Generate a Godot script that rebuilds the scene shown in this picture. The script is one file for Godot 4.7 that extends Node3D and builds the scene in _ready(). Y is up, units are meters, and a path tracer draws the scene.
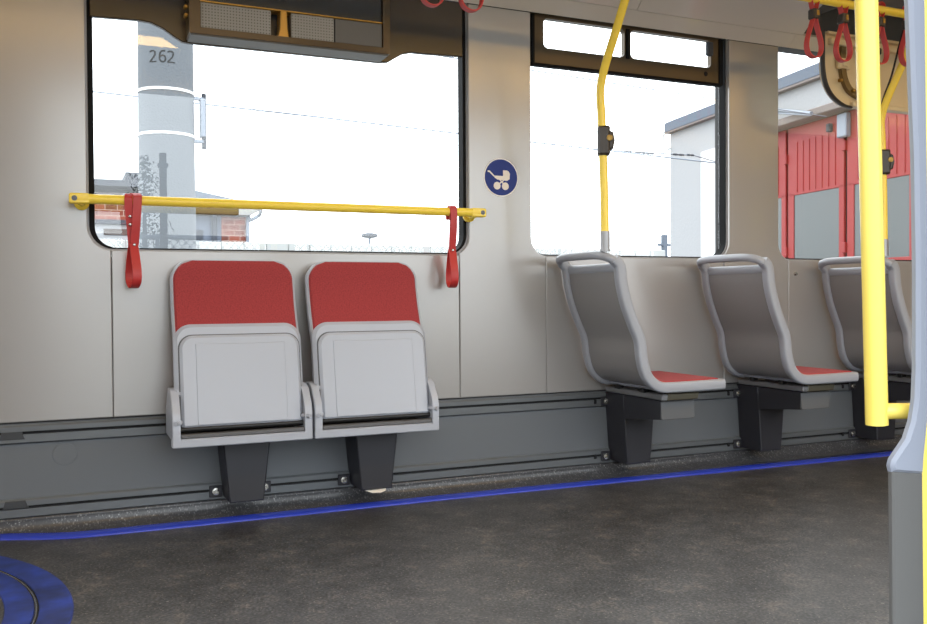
extends Node3D
# A low-floor bus seen through its open door: folding seats and forward-facing seats along the window wall.

# ------------------------------------------------------------------ mesh builder
class MB:
	var v := PackedVector3Array()
	var n := PackedVector3Array()
	var xf := Transform3D.IDENTITY

	func tri(a: Vector3, b: Vector3, c: Vector3, na: Vector3, nb: Vector3, nc: Vector3) -> void:
		var g := (b - a).cross(c - a)
		if g.length_squared() < 1e-18:
			return
		if (g.dot(na + nb + nc) > 0.0) != (xf.basis.determinant() < 0.0):
			var t := b
			b = c
			c = t
			t = nb
			nb = nc
			nc = t
		for q in [[a, na], [b, nb], [c, nc]]:
			v.append(xf * (q[0] as Vector3))
			n.append((xf.basis * (q[1] as Vector3)).normalized())

	func quad(a: Vector3, b: Vector3, c: Vector3, d: Vector3, na: Vector3, nb: Vector3, nc: Vector3, nd: Vector3) -> void:
		tri(a, b, c, na, nb, nc)
		tri(a, c, d, na, nc, nd)

	func flat(a: Vector3, b: Vector3, c: Vector3, d: Vector3, outward: Vector3) -> void:
		var g := (b - a).cross(c - a)
		if g.length_squared() < 1e-16:
			g = (c - a).cross(d - a)
		if g.dot(outward) < 0.0:
			g = -g
		g = g.normalized()
		quad(a, b, c, d, g, g, g, g)

	func box(c: Vector3, s: Vector3, bev := 0.0) -> MB:
		var h := s * 0.5
		bev = minf(bev, minf(h.x, minf(h.y, h.z)) * 0.95)
		var i := h - Vector3.ONE * bev
		for ax in 3:
			var p := (ax + 1) % 3
			var q := (ax + 2) % 3
			for sg in [-1.0, 1.0]:
				var nn := Vector3.ZERO
				nn[ax] = sg
				var pts: Array[Vector3] = []
				for k in [[-1, -1], [1, -1], [1, 1], [-1, 1]]:
					var w := Vector3.ZERO
					w[ax] = sg * h[ax]
					w[p] = k[0] * i[p]
					w[q] = k[1] * i[q]
					pts.append(c + w)
				flat(pts[0], pts[1], pts[2], pts[3], nn)
				if bev > 0.0:
					for sp in [-1.0, 1.0]:
						var e: Array[Vector3] = []
						for k in [[0, -1], [0, 1], [1, 1], [1, -1]]:
							var w := Vector3.ZERO
							w[ax] = sg * (h[ax] if k[0] == 0 else i[ax])
							w[p] = sp * (i[p] if k[0] == 0 else h[p])
							w[q] = k[1] * i[q]
							e.append(c + w)
						var on := nn
						on[p] = sp
						flat(e[0], e[1], e[2], e[3], on)
		if bev > 0.0:
			for sx in [-1.0, 1.0]:
				for sy in [-1.0, 1.0]:
					for sz in [-1.0, 1.0]:
						var on := Vector3(sx, sy, sz)
						var nm := on.normalized()
						tri(c + on * Vector3(h.x, i.y, i.z), c + on * Vector3(i.x, h.y, i.z), c + on * Vector3(i.x, i.y, h.z), nm, nm, nm)
		return self

	# polygon in x-y, extruded from z0 to z1, with a bevel on the z1 face
	func prism(poly: PackedVector2Array, z0: float, z1: float, bev := 0.0, soft_deg := 35.0) -> MB:
		if Geometry2D.is_polygon_clockwise(poly):
			poly.reverse()
		var m := poly.size()
		var en: Array[Vector2] = []
		for k in m:
			var d := (poly[(k + 1) % m] - poly[k]).normalized()
			en.append(Vector2(d.y, -d.x))
		var n0: Array[Vector2] = []
		var n1: Array[Vector2] = []
		var ins := PackedVector2Array()
		var lim := cos(deg_to_rad(soft_deg))
		for k in m:
			var a := en[(k - 1 + m) % m]
			var b := en[k]
			var s := (a + b).normalized()
			if a.dot(b) > lim:
				n0.append(s)
				n1.append(s)
			else:
				n0.append(b)
				n1.append(a)
			ins.append(poly[k] - s * bev / maxf(0.4, s.dot(b)))
		var zs := signf(z1 - z0)
		var zb := z1 - zs * bev
		for k in m:
			var k2 := (k + 1) % m
			var na := Vector3(n0[k].x, n0[k].y, 0)
			var nb := Vector3(n1[k2].x, n1[k2].y, 0)
			var a := poly[k]
			var b := poly[k2]
			quad(Vector3(a.x, a.y, z0), Vector3(b.x, b.y, z0), Vector3(b.x, b.y, zb), Vector3(a.x, a.y, zb), na, nb, nb, na)
			if bev > 0.0:
				var ca := (na + Vector3(0, 0, zs)).normalized()
				var cb := (nb + Vector3(0, 0, zs)).normalized()
				quad(Vector3(a.x, a.y, zb), Vector3(b.x, b.y, zb), Vector3(ins[k2].x, ins[k2].y, z1), Vector3(ins[k].x, ins[k].y, z1), ca, cb, cb, ca)
		for cap in [[ins, z1, Vector3(0, 0, zs)], [poly, z0, Vector3(0, 0, -zs)]]:
			var pp: PackedVector2Array = cap[0]
			var ix := Geometry2D.triangulate_polygon(pp)
			for t in range(0, ix.size(), 3):
				var q: Array[Vector3] = []
				for j in 3:
					q.append(Vector3(pp[ix[t + j]].x, pp[ix[t + j]].y, cap[1]))
				tri(q[0], q[1], q[2], cap[2], cap[2], cap[2])
		return self

	# frame between two outlines of equal count
	func ring(outer: PackedVector2Array, inner: PackedVector2Array, z0: float, z1: float) -> MB:
		var m := outer.size()
		for k in m:
			var k2 := (k + 1) % m
			var oa := outer[k]
			var ob := outer[k2]
			var ia := inner[k]
			var ib := inner[k2]
			for f in [[z1, 1.0], [z0, -1.0]]:
				var z: float = f[0]
				flat(Vector3(oa.x, oa.y, z), Vector3(ob.x, ob.y, z), Vector3(ib.x, ib.y, z), Vector3(ia.x, ia.y, z), Vector3(0, 0, f[1] * signf(z1 - z0)))
			var d := (ob - oa)
			var on := Vector3(d.y, -d.x, 0)
			flat(Vector3(oa.x, oa.y, z0), Vector3(ob.x, ob.y, z0), Vector3(ob.x, ob.y, z1), Vector3(oa.x, oa.y, z1), on)
			d = ib - ia
			on = -Vector3(d.y, -d.x, 0)
			flat(Vector3(ia.x, ia.y, z0), Vector3(ib.x, ib.y, z0), Vector3(ib.x, ib.y, z1), Vector3(ia.x, ia.y, z1), on)
		return self

	# sections (one for all points, or one per point) swept along a path; ref gives the direction of the section's first axis
	func sweep(path: Array[Vector3], secs: Array, ref: Vector3, smooth := true, closed := false) -> MB:
		var np := path.size()
		var rows: Array = []
		var nrows: Array = []
		for i in np:
			var t: Vector3
			if closed:
				t = path[(i + 1) % np] - path[(i - 1 + np) % np]
			else:
				t = path[mini(i + 1, np - 1)] - path[maxi(i - 1, 0)]
			t = t.normalized()
			var e1 := (ref - t * ref.dot(t)).normalized()
			var e2 := t.cross(e1)
			var sec: PackedVector2Array = secs[mini(i, secs.size() - 1)]
			var row: Array[Vector3] = []
			var nr: Array[Vector3] = []
			var m := sec.size()
			for k in m:
				row.append(path[i] + e1 * sec[k].x + e2 * sec[k].y)
				var d := sec[(k + 1) % m] - sec[(k - 1 + m) % m]
				nr.append((e1 * d.y - e2 * d.x).normalized())
			rows.append(row)
			nrows.append(nr)
		var cnt: int = np if closed else np - 1
		for i in cnt:
			var a: Array[Vector3] = rows[i]
			var b: Array[Vector3] = rows[(i + 1) % np]
			var na: Array[Vector3] = nrows[i]
			var nb: Array[Vector3] = nrows[(i + 1) % np]
			var m := a.size()
			for k in m:
				var k2 := (k + 1) % m
				if smooth:
					quad(a[k], a[k2], b[k2], b[k], na[k], na[k2], nb[k2], nb[k])
				else:
					var on := (na[k] + na[k2])
					flat(a[k], a[k2], b[k2], b[k], on)
		if not closed:
			for e in [[0, 1], [np - 1, np - 2]]:
				var r: Array[Vector3] = rows[e[0]]
				var c := path[e[0]]
				var on: Vector3 = (path[e[0]] - path[e[1]]).normalized()
				for k in r.size():
					tri(c, r[k], r[(k + 1) % r.size()], on, on, on)
		return self

	func tube(path: Array[Vector3], r: float, seg := 16, ref := Vector3(0.13, 0.11, 1), closed := false) -> MB:
		return sweep(path, [MB.circle(r, r, seg)], ref, true, closed)

	static func circle(rx: float, ry: float, seg := 16, power := 1.0) -> PackedVector2Array:
		var p := PackedVector2Array()
		for k in seg:
			var a := TAU * k / seg
			var c := cos(a)
			var s := sin(a)
			p.append(Vector2(rx * signf(c) * pow(absf(c), power), ry * signf(s) * pow(absf(s), power)))
		return p

	# profile of (radius, height) turned about y
	func lathe(prof: Array, seg := 24) -> MB:
		for i in prof.size() - 1:
			var a: Vector2 = prof[i]
			var b: Vector2 = prof[i + 1]
			var d := b - a
			if d.length() < 1e-7:
				continue
			var nn := Vector2(d.y, -d.x).normalized()
			for k in seg:
				var t0 := TAU * k / seg
				var t1 := TAU * (k + 1) / seg
				var c0 := Vector3(cos(t0), 0, sin(t0))
				var c1 := Vector3(cos(t1), 0, sin(t1))
				var na := c0 * nn.x + Vector3.UP * nn.y
				var nb := c1 * nn.x + Vector3.UP * nn.y
				quad(c0 * a.x + Vector3.UP * a.y, c1 * a.x + Vector3.UP * a.y, c1 * b.x + Vector3.UP * b.y, c0 * b.x + Vector3.UP * b.y, na, nb, nb, na)
		return self

	func mesh() -> ArrayMesh:
		var arr := []
		arr.resize(Mesh.ARRAY_MAX)
		arr[Mesh.ARRAY_VERTEX] = v
		arr[Mesh.ARRAY_NORMAL] = n
		var am := ArrayMesh.new()
		am.add_surface_from_arrays(Mesh.PRIMITIVE_TRIANGLES, arr)
		return am

# ------------------------------------------------------------------ small helpers
var used := {}
var M := {}
var X_EXTRUDE := Transform3D(Basis(Vector3(0, 0, 1), Vector3(0, 1, 0), Vector3(1, 0, 0)), Vector3.ZERO)   # polygon given as (z, y), extruded along x

func numbered(called: String) -> String:
	if not used.has(called):
		used[called] = 0
		return called
	used[called] += 1
	return "%s_%03d" % [called, used[called]]

func put(called: String, b: MB, m: Material, parent: Node = self) -> MeshInstance3D:
	var o := MeshInstance3D.new()
	o.mesh = b.mesh()
	o.material_override = m
	o.name = numbered(called) if parent == self else called
	parent.add_child(o, true)
	return o

func share(called: String, mesh: Mesh, m: Material, parent: Node, at := Vector3.ZERO) -> MeshInstance3D:
	var o := MeshInstance3D.new()
	o.mesh = mesh
	o.material_override = m
	o.name = numbered(called) if parent == self else called
	parent.add_child(o, true)
	o.position = at
	return o

func tag(o: Node, label: String, category: String, group := "") -> Node:
	o.set_meta("label", label)
	o.set_meta("category", category)
	if group:
		o.set_meta("group", group)
	return o

func thing(called: String, label: String, category: String, at := Vector3.ZERO, turn := 0.0, group := "") -> Node3D:
	var o := Node3D.new()
	o.name = numbered(called)
	add_child(o)
	o.position = at
	o.rotation.y = turn
	tag(o, label, category, group)
	return o

func setting(called: String, at := Vector3.ZERO) -> Node3D:
	var o := Node3D.new()
	o.name = called
	add_child(o)
	o.position = at
	o.set_meta("kind", "structure")
	return o

func rrect(x0: float, y0: float, x1: float, y1: float, r: float, r2 := -1.0, steps := 8) -> PackedVector2Array:
	if r2 < 0.0:
		r2 = r
	var p := PackedVector2Array()
	for c in [[x1 - r2, y1 - r2, 0.0, r2], [x0 + r2, y1 - r2, 0.25, r2], [x0 + r, y0 + r, 0.5, r], [x1 - r, y0 + r, 0.75, r]]:
		for k in steps + 1:
			var a: float = TAU * (c[2] + 0.25 * k / steps)
			p.append(Vector2(c[0] + c[3] * cos(a), c[1] + c[3] * sin(a)))
	return p

func arc(cx: float, cy: float, r: float, a0: float, a1: float, steps := 8) -> PackedVector2Array:
	var p := PackedVector2Array()
	for k in steps + 1:
		var a := deg_to_rad(lerpf(a0, a1, float(k) / steps))
		p.append(Vector2(cx + r * cos(a), cy + r * sin(a)))
	return p

func curve(pts: Array, per := 5) -> Array[Vector3]:
	var out: Array[Vector3] = []
	for i in pts.size() - 1:
		var p0: Vector3 = pts[maxi(i - 1, 0)]
		var p1: Vector3 = pts[i]
		var p2: Vector3 = pts[i + 1]
		var p3: Vector3 = pts[mini(i + 2, pts.size() - 1)]
		for k in per:
			out.append(p1.cubic_interpolate(p2, p0, p3, float(k) / per))
	out.append(pts[pts.size() - 1])
	return out

func poly(a: Array) -> PackedVector2Array:
	var p := PackedVector2Array()
	for q in a:
		p.append(Vector2(q[0], q[1]))
	return p

# ------------------------------------------------------------------ materials
func mat(called: String, c: Color, rough := 0.5, metal := 0.0, spec := 0.5) -> StandardMaterial3D:
	var m := StandardMaterial3D.new()
	m.resource_name = called
	m.albedo_color = c
	m.roughness = rough
	m.metallic = metal
	m.metallic_specular = spec
	M[called] = m
	return m

func rgb(r: float, g: float, b: float) -> Color:
	return Color(r / 255.0, g / 255.0, b / 255.0)

func noise_image(sd: int, freq: float, size: int, kind := FastNoiseLite.TYPE_SIMPLEX_SMOOTH, oct := 4) -> Image:
	var f := FastNoiseLite.new()
	f.seed = sd
	f.frequency = freq
	f.noise_type = kind
	f.fractal_octaves = oct
	var im := f.get_seamless_image(size, size)
	im.convert(Image.FORMAT_RGB8)
	return im

func grain(m: StandardMaterial3D, sd: int, freq: float, scale: float, depth_cm: float) -> void:
	m.heightmap_enabled = true
	m.heightmap_texture = ImageTexture.create_from_image(noise_image(sd, freq, 256))
	m.heightmap_scale = depth_cm
	m.uv1_triplanar = true
	m.uv1_world_triplanar = true
	m.uv1_scale = Vector3.ONE * scale

func colour_map(m: StandardMaterial3D, im: Image, scale: float) -> void:
	m.albedo_texture = ImageTexture.create_from_image(im)
	m.uv1_triplanar = true
	m.uv1_world_triplanar = true
	m.uv1_scale = Vector3.ONE * scale

func make_materials() -> void:
	var w := mat("wall_plastic", rgb(166, 163, 160), 0.3, 0.25, 1.0)
	w.clearcoat_enabled = true
	w.clearcoat = 1.0
	w.clearcoat_roughness = 0.19
	grain(w, 3, 0.12, 9.0, 0.004)
	var cl := mat("ceiling_gloss", rgb(226, 221, 214), 0.12, 0.0, 1.0)
	cl.clearcoat_enabled = true
	cl.clearcoat = 1.0
	cl.clearcoat_roughness = 0.05
	mat("lower_panel", rgb(104, 108, 112), 0.5)
	mat("rail_metal", rgb(108, 112, 115), 0.4, 0.3)
	mat("clip", rgb(60, 62, 65), 0.6)
	mat("groove", rgb(24, 24, 26), 0.8)
	mat("wall_core", rgb(70, 70, 70), 0.8)
	mat("gasket", rgb(18, 18, 19), 0.7, 0.0, 0.3)
	mat("lip", rgb(150, 150, 152), 0.4)
	mat("smoked", rgb(62, 50, 36), 0.22)
	mat("bronze_frame", rgb(84, 70, 50), 0.3, 0.35)
	mat("display_grey", rgb(104, 102, 98), 0.4)
	mat("display_dark", rgb(52, 51, 50), 0.25)
	mat("display_gold", rgb(196, 150, 70), 0.3, 0.4)
	mat("yellow", rgb(255, 222, 78), 0.25)
	mat("pale_yellow", rgb(234, 210, 100), 0.25)
	var s := mat("seat_grey", rgb(172, 176, 186), 0.33)
	grain(s, 5, 0.2, 10.0, 0.005)
	mat("frame_grey", rgb(156, 159, 167), 0.33)
	var sb := mat("seat_back_grey", rgb(134, 132, 132), 0.3)
	grain(sb, 6, 0.2, 10.0, 0.005)
	var r := mat("red_fabric", rgb(170, 58, 60), 0.85)
	r.rim_enabled = true
	r.rim = 0.3
	var ri := noise_image(11, 0.08, 256)
	for y in 256:
		for x in 256:
			var k := 0.86 + 0.28 * (ri.get_pixel(x, y).r - 0.5) + 0.14 * float((x * 7 + y * 13) % 5) / 5.0
			ri.set_pixel(x, y, Color(k, k, k))
	colour_map(r, ri, 7.0)
	mat("red_leather", rgb(186, 48, 46), 0.45)
	mat("red_loop", rgb(196, 62, 58), 0.5)
	mat("black_steel", rgb(44, 44, 50), 0.45)
	mat("bracket_grey", rgb(128, 128, 130), 0.35, 0.4)
	mat("bracket_olive", rgb(70, 66, 52), 0.5)
	mat("plate_grey", rgb(92, 94, 97), 0.5)
	mat("steel", rgb(190, 188, 182), 0.25, 0.9)
	mat("brass", rgb(150, 120, 60), 0.35, 0.7)
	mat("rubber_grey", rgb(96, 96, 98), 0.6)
	mat("black", rgb(18, 18, 19), 0.5)
	mat("button_housing", rgb(58, 52, 46), 0.4)
	mat("blue_strip", rgb(48, 66, 180), 0.22)
	mat("sign_blue", rgb(18, 48, 130), 0.6)
	mat("sign_white", rgb(240, 236, 232), 0.45)
	mat("sticker_white", rgb(240, 232, 220), 0.5)
	mat("post_grey", rgb(130, 135, 148), 0.45)
	var kp := mat("post_kick", rgb(88, 87, 86), 0.7)
	grain(kp, 8, 0.3, 12.0, 0.05)
	mat("flap_beige", rgb(226, 206, 166), 0.45)
	mat("flap_dark", rgb(120, 100, 64), 0.45, 0.2)
	mat("recess_lining", rgb(96, 94, 92), 0.9)
	# floor: dark vinyl with brown scuffs and pale flecks
	var fl := mat("floor_vinyl", Color.WHITE, 0.42)
	var im := Image.create(1024, 1024, false, Image.FORMAT_RGB8)
	var n1 := noise_image(21, 0.006, 1024, FastNoiseLite.TYPE_SIMPLEX_SMOOTH, 5)
	var n2 := noise_image(22, 0.03, 1024, FastNoiseLite.TYPE_PERLIN, 4)
	var n3 := noise_image(23, 0.1, 1024, FastNoiseLite.TYPE_SIMPLEX_SMOOTH, 3)
	var rng := RandomNumberGenerator.new()
	rng.seed = 77
	for y in 1024:
		for x in 1024:
			var a := n1.get_pixel(x, y).r
			var b := n2.get_pixel(x, y).r
			var c := n3.get_pixel(x, y).r
			var k := 0.78 + 0.3 * (a - 0.5) + 0.26 * (b - 0.5) + 0.75 * (c - 0.5)
			var scuff := clampf((a * b - 0.33) * 3.0, 0.0, 0.6)
			im.set_pixel(x, y, Color((0.352 + 0.07 * scuff) * k, (0.352 + 0.045 * scuff) * k, (0.356 + 0.015 * scuff) * k))
	for k in 5000:
		var x := rng.randi_range(1, 1021)
		var y := rng.randi_range(1, 1021)
		var g := rng.randf_range(0.38, 0.62)
		im.fill_rect(Rect2i(x, y, rng.randi_range(1, 3), rng.randi_range(1, 3)), Color(g, g * 0.97, g * 0.9))
	colour_map(fl, im, 0.85)
	fl.heightmap_enabled = true
	fl.heightmap_texture = ImageTexture.create_from_image(n2)
	fl.heightmap_scale = 0.04
	# skirting: black vinyl full of white flecks
	var sk := mat("skirting_vinyl", Color.WHITE, 0.3)
	var si := Image.create(512, 512, false, Image.FORMAT_RGB8)
	si.fill(rgb(64, 64, 67))
	for k in 16000:
		var g := rng.randf_range(0.3, 0.62)
		si.fill_rect(Rect2i(rng.randi_range(0, 510), rng.randi_range(0, 510), 1 + int(rng.randf() < 0.4), 1 + int(rng.randf() < 0.4)), Color(g, g, g))
	colour_map(sk, si, 0.85)
	# blue turntable ring, scuffed
	var rb := mat("ring_blue", Color.WHITE, 0.4)
	var bi := noise_image(31, 0.02, 256)
	for y in 256:
		for x in 256:
			var k := 0.8 + 0.5 * (bi.get_pixel(x, y).r - 0.5)
			bi.set_pixel(x, y, Color(0.17 * k, 0.28 * k, 0.68 * k))
	colour_map(rb, bi, 1.5)
	# ceiling holes as mirrored in the display glass, painted into a texture
	var pf := mat("mirrored_holes", Color.WHITE, 0.5)
	var pi := Image.create(64, 64, false, Image.FORMAT_RGB8)
	pi.fill(rgb(160, 157, 150))
	for y in 8:
		for x in 8:
			pi.fill_rect(Rect2i(x * 8 + 2, y * 8 + 2, 3, 3), rgb(96, 92, 84))
	colour_map(pf, pi, 12.0)
	# glass
	var g := mat("glass", Color(1, 1, 1, 0.0), 0.0)
	g.transparency = BaseMaterial3D.TRANSPARENCY_ALPHA
	# outside
	mat("concrete", rgb(104, 109, 114), 0.8)
	grain(M.concrete, 41, 0.1, 1.5, 0.3)
	mat("white_paint", rgb(238, 238, 236), 0.6)
	mat("stencil", rgb(46, 46, 46), 0.8)
	mat("galvanised", rgb(126, 134, 146), 0.45, 0.3)
	mat("asphalt", rgb(128, 128, 127), 0.9)
	grain(M.asphalt, 42, 0.1, 0.7, 0.5)
	mat("plaster_white", rgb(160, 161, 163), 0.9)
	grain(M.plaster_white, 43, 0.06, 0.4, 0.6)
	mat("roof_grey", rgb(92, 101, 114), 0.7)
	mat("slate", rgb(62, 66, 74), 0.8)
	mat("wall_blue", rgb(104, 112, 126), 0.8)
	mat("eave_brown", rgb(82, 62, 34), 0.8)
	mat("garage_red", rgb(142, 28, 27), 0.5)
	mat("dark_gap", rgb(40, 34, 36), 0.7)
	mat("soffit", rgb(118, 108, 104), 0.8)
	mat("garage_glass", rgb(74, 80, 80), 0.2)
	mat("fence_white", rgb(172, 174, 172), 0.7)
	mat("bark", rgb(70, 60, 50), 0.9)
	mat("leaf", rgb(92, 102, 80), 0.8)
	mat("grass_green", rgb(150, 172, 110), 0.9)
	mat("window_pane_dark", rgb(66, 52, 42), 0.2)
	var br := mat("brick", Color.WHITE, 0.85)
	var bm := Image.create(128, 128, false, Image.FORMAT_RGB8)
	bm.fill(rgb(170, 150, 138))
	for row in 8:
		for col in 5:
			var t := rng.randf_range(0.8, 1.15)
			bm.fill_rect(Rect2i(col * 32 - (16 if row % 2 else 0), row * 16, 30, 14), Color(0.5 * t, 0.26 * t, 0.19 * t))
	colour_map(br, bm, 0.9)
	# lamp
	var lm := mat("lamp_glow", rgb(255, 226, 170), 0.5)
	lm.emission_enabled = true
	lm.emission = Color(1.0, 0.81, 0.5)
	lm.emission_energy_multiplier = 8.0

# ------------------------------------------------------------------ seats
# seat side profile (x forward from the wall fixings, y above the floor): middle of the side frame
var PROFILE := [Vector3(-0.232, 0.915, 0), Vector3(-0.207, 0.888, 0), Vector3(-0.197, 0.82, 0), Vector3(-0.177, 0.745, 0), Vector3(-0.147, 0.672, 0), Vector3(-0.117, 0.606, 0), Vector3(-0.107, 0.536, 0), Vector3(-0.09, 0.478, 0), Vector3(-0.06, 0.441, 0), Vector3(-0.015, 0.421, 0), Vector3(0.08, 0.419, 0), Vector3(0.18, 0.42, 0), Vector3(0.282, 0.421, 0)]

func bolt(parent: Node, at: Vector3) -> void:
	var b := MB.new()
	b.xf = Transform3D(Basis(Vector3.RIGHT, PI / 2), at)
	b.lathe([Vector2(0, 0.014), Vector2(0.006, 0.014), Vector2(0.0065, 0.012), Vector2(0.0065, 0.006), Vector2(0.013, 0.005), Vector2(0.013, 0)], 12)
	put("bolt", b, M.steel, parent)

# trapezoid leg bolted to the wall at local x = 0
func pedestal(parent: Node, cx: float, top: float, front: float) -> void:
	var b := MB.new()
	b.prism(poly([[cx - 0.082, top], [cx - 0.06, 0.068], [cx + 0.057, 0.068], [cx + 0.082, top]]), 0.0, front, 0.004)
	put("pedestal", b, M.black_steel, parent)
	for sg in [-1.0, 1.0]:
		for y in [0.086, 0.322]:
			if y > top:
				continue
			var t := MB.new()
			t.box(Vector3(cx + sg * 0.087, y, 0.012), Vector3(0.046, 0.042, 0.006), 0.002)
			put("fixing_tab", t, M.black_steel, parent)
			bolt(parent, Vector3(cx + sg * 0.087, y, 0.014))

func profile_strip(b: MB, half: float, off: float, thick: float, zc: float, i0: float, i1: float, round_top := 0.0) -> void:
	# a curved shell that follows the profile, offset forwards by off
	var pts := curve(PROFILE, 6)
	var a := int(i0 * (pts.size() - 1))
	var z := int(i1 * (pts.size() - 1))
	var path: Array[Vector3] = []
	var secs: Array = []
	var run := 0.0
	for i in range(a, z + 1):
		var t := (pts[mini(i + 1, pts.size() - 1)] - pts[maxi(i - 1, 0)]).normalized()
		var fwd := Vector3(-t.y, t.x, 0)
		if i > a:
			run += pts[i].distance_to(pts[i - 1])
		var h := half
		if run < round_top:
			h = half - round_top + sqrt(maxf(0.0, round_top * round_top - pow(round_top - run, 2)))
		path.append(pts[i] + fwd * off + Vector3(0, 0, zc))
		var e := thick * 0.5
		var r := minf(e, 0.006)
		secs.append(PackedVector2Array([Vector2(-h, -e + r), Vector2(-h, e - r), Vector2(-h + r, e), Vector2(h - r, e), Vector2(h, e - r), Vector2(h, -e + r), Vector2(h - r, -e), Vector2(-h + r, -e)]))
	b.sweep(path, secs, Vector3(0, 0, 1), false)

func make_passenger_seat(label: String) -> Node3D:
	var t := thing("passenger_seat", label, "seat", Vector3.ZERO, 0.0, "forward facing seats in a row by the windows")
	var zc := 0.24
	# side frames
	var pts := curve(PROFILE, 6)
	for z in [0.432, 0.048]:
		var b := MB.new()
		b.sweep(pts, [MB.circle(0.019, 0.0215, 16, 0.55)], Vector3(0, 0, 1))
		var o := put("side_frame", b, M.frame_grey, t)
		o.position.z = z
	# grab handle across the top
	var h := MB.new()
	var hp := curve([Vector3(-0.198, 0.83, 0.432), Vector3(-0.208, 0.88, 0.432), Vector3(-0.236, 0.912, 0.43), Vector3(-0.259, 0.926, 0.405), Vector3(-0.267, 0.932, 0.35), Vector3(-0.268, 0.933, 0.24), Vector3(-0.267, 0.932, 0.13), Vector3(-0.259, 0.926, 0.075), Vector3(-0.236, 0.912, 0.05), Vector3(-0.208, 0.88, 0.048), Vector3(-0.198, 0.83, 0.048)], 6)
	h.sweep(hp, [MB.circle(0.0165, 0.0165, 14)], Vector3(0.9, 0.35, 0.02))
	put("grab_handle", h, M.frame_grey, t)
	# top roll of the shell, below the slot
	var rl := MB.new()
	rl.sweep([Vector3(-0.203, 0.883, 0.065), Vector3(-0.203, 0.883, 0.415)] as Array[Vector3], [MB.circle(0.012, 0.019, 14)], Vector3(1, 0, 0))
	put("shell_top", rl, M.frame_grey, t)
	var bp := MB.new()
	profile_strip(bp, 0.178, 0.002, 0.016, zc, 0.1, 0.86)
	put("back_panel", bp, M.seat_back_grey, t)
	var pn := MB.new()
	pn.box(Vector3(0.135, 0.413, zc), Vector3(0.29, 0.02, 0.36), 0.006)
	put("seat_pan", pn, M.frame_grey, t)
	var cu := MB.new()
	profile_strip(cu, 0.2, 0.0175, 0.016, zc, 0.12, 0.985)
	put("cushion", cu, M.red_fabric, t)
	# support under the pan
	var br := MB.new()
	br.box(Vector3(0.02, 0.378, 0.222), Vector3(0.05, 0.024, 0.404), 0.004)
	br.box(Vector3(0.15, 0.378, 0.222), Vector3(0.03, 0.024, 0.36), 0.004)
	put("seat_bracket", br, M.bracket_grey, t)
	for z in [0.12, 0.3]:
		var sp := MB.new()
		sp.box(Vector3(0.0, 0.396, z), Vector3(0.03, 0.016, 0.025), 0.002)
		put("spacer", sp, M.black, t)
	var oc := MB.new()
	oc.prism(poly([[0.018, 0.366], [0.022, 0.394], [0.172, 0.392], [0.164, 0.366]]), 0.40, 0.428, 0.004)
	put("bracket_end", oc, M.bracket_olive, t)
	pedestal(t, 0.088, 0.362, 0.14)
	var arm := xprism([[0.14, 0.362], [0.395, 0.362], [0.395, 0.288], [0.14, 0.262]], 0.01, 0.166)
	put("support_arm", arm, M.black_steel, t)
	var ep := MB.new()
	ep.prism(rrect(0.008, 0.287, 0.168, 0.361, 0.008), 0.394, 0.402, 0.002)
	put("end_plate", ep, M.plate_grey, t)
	return t

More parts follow.
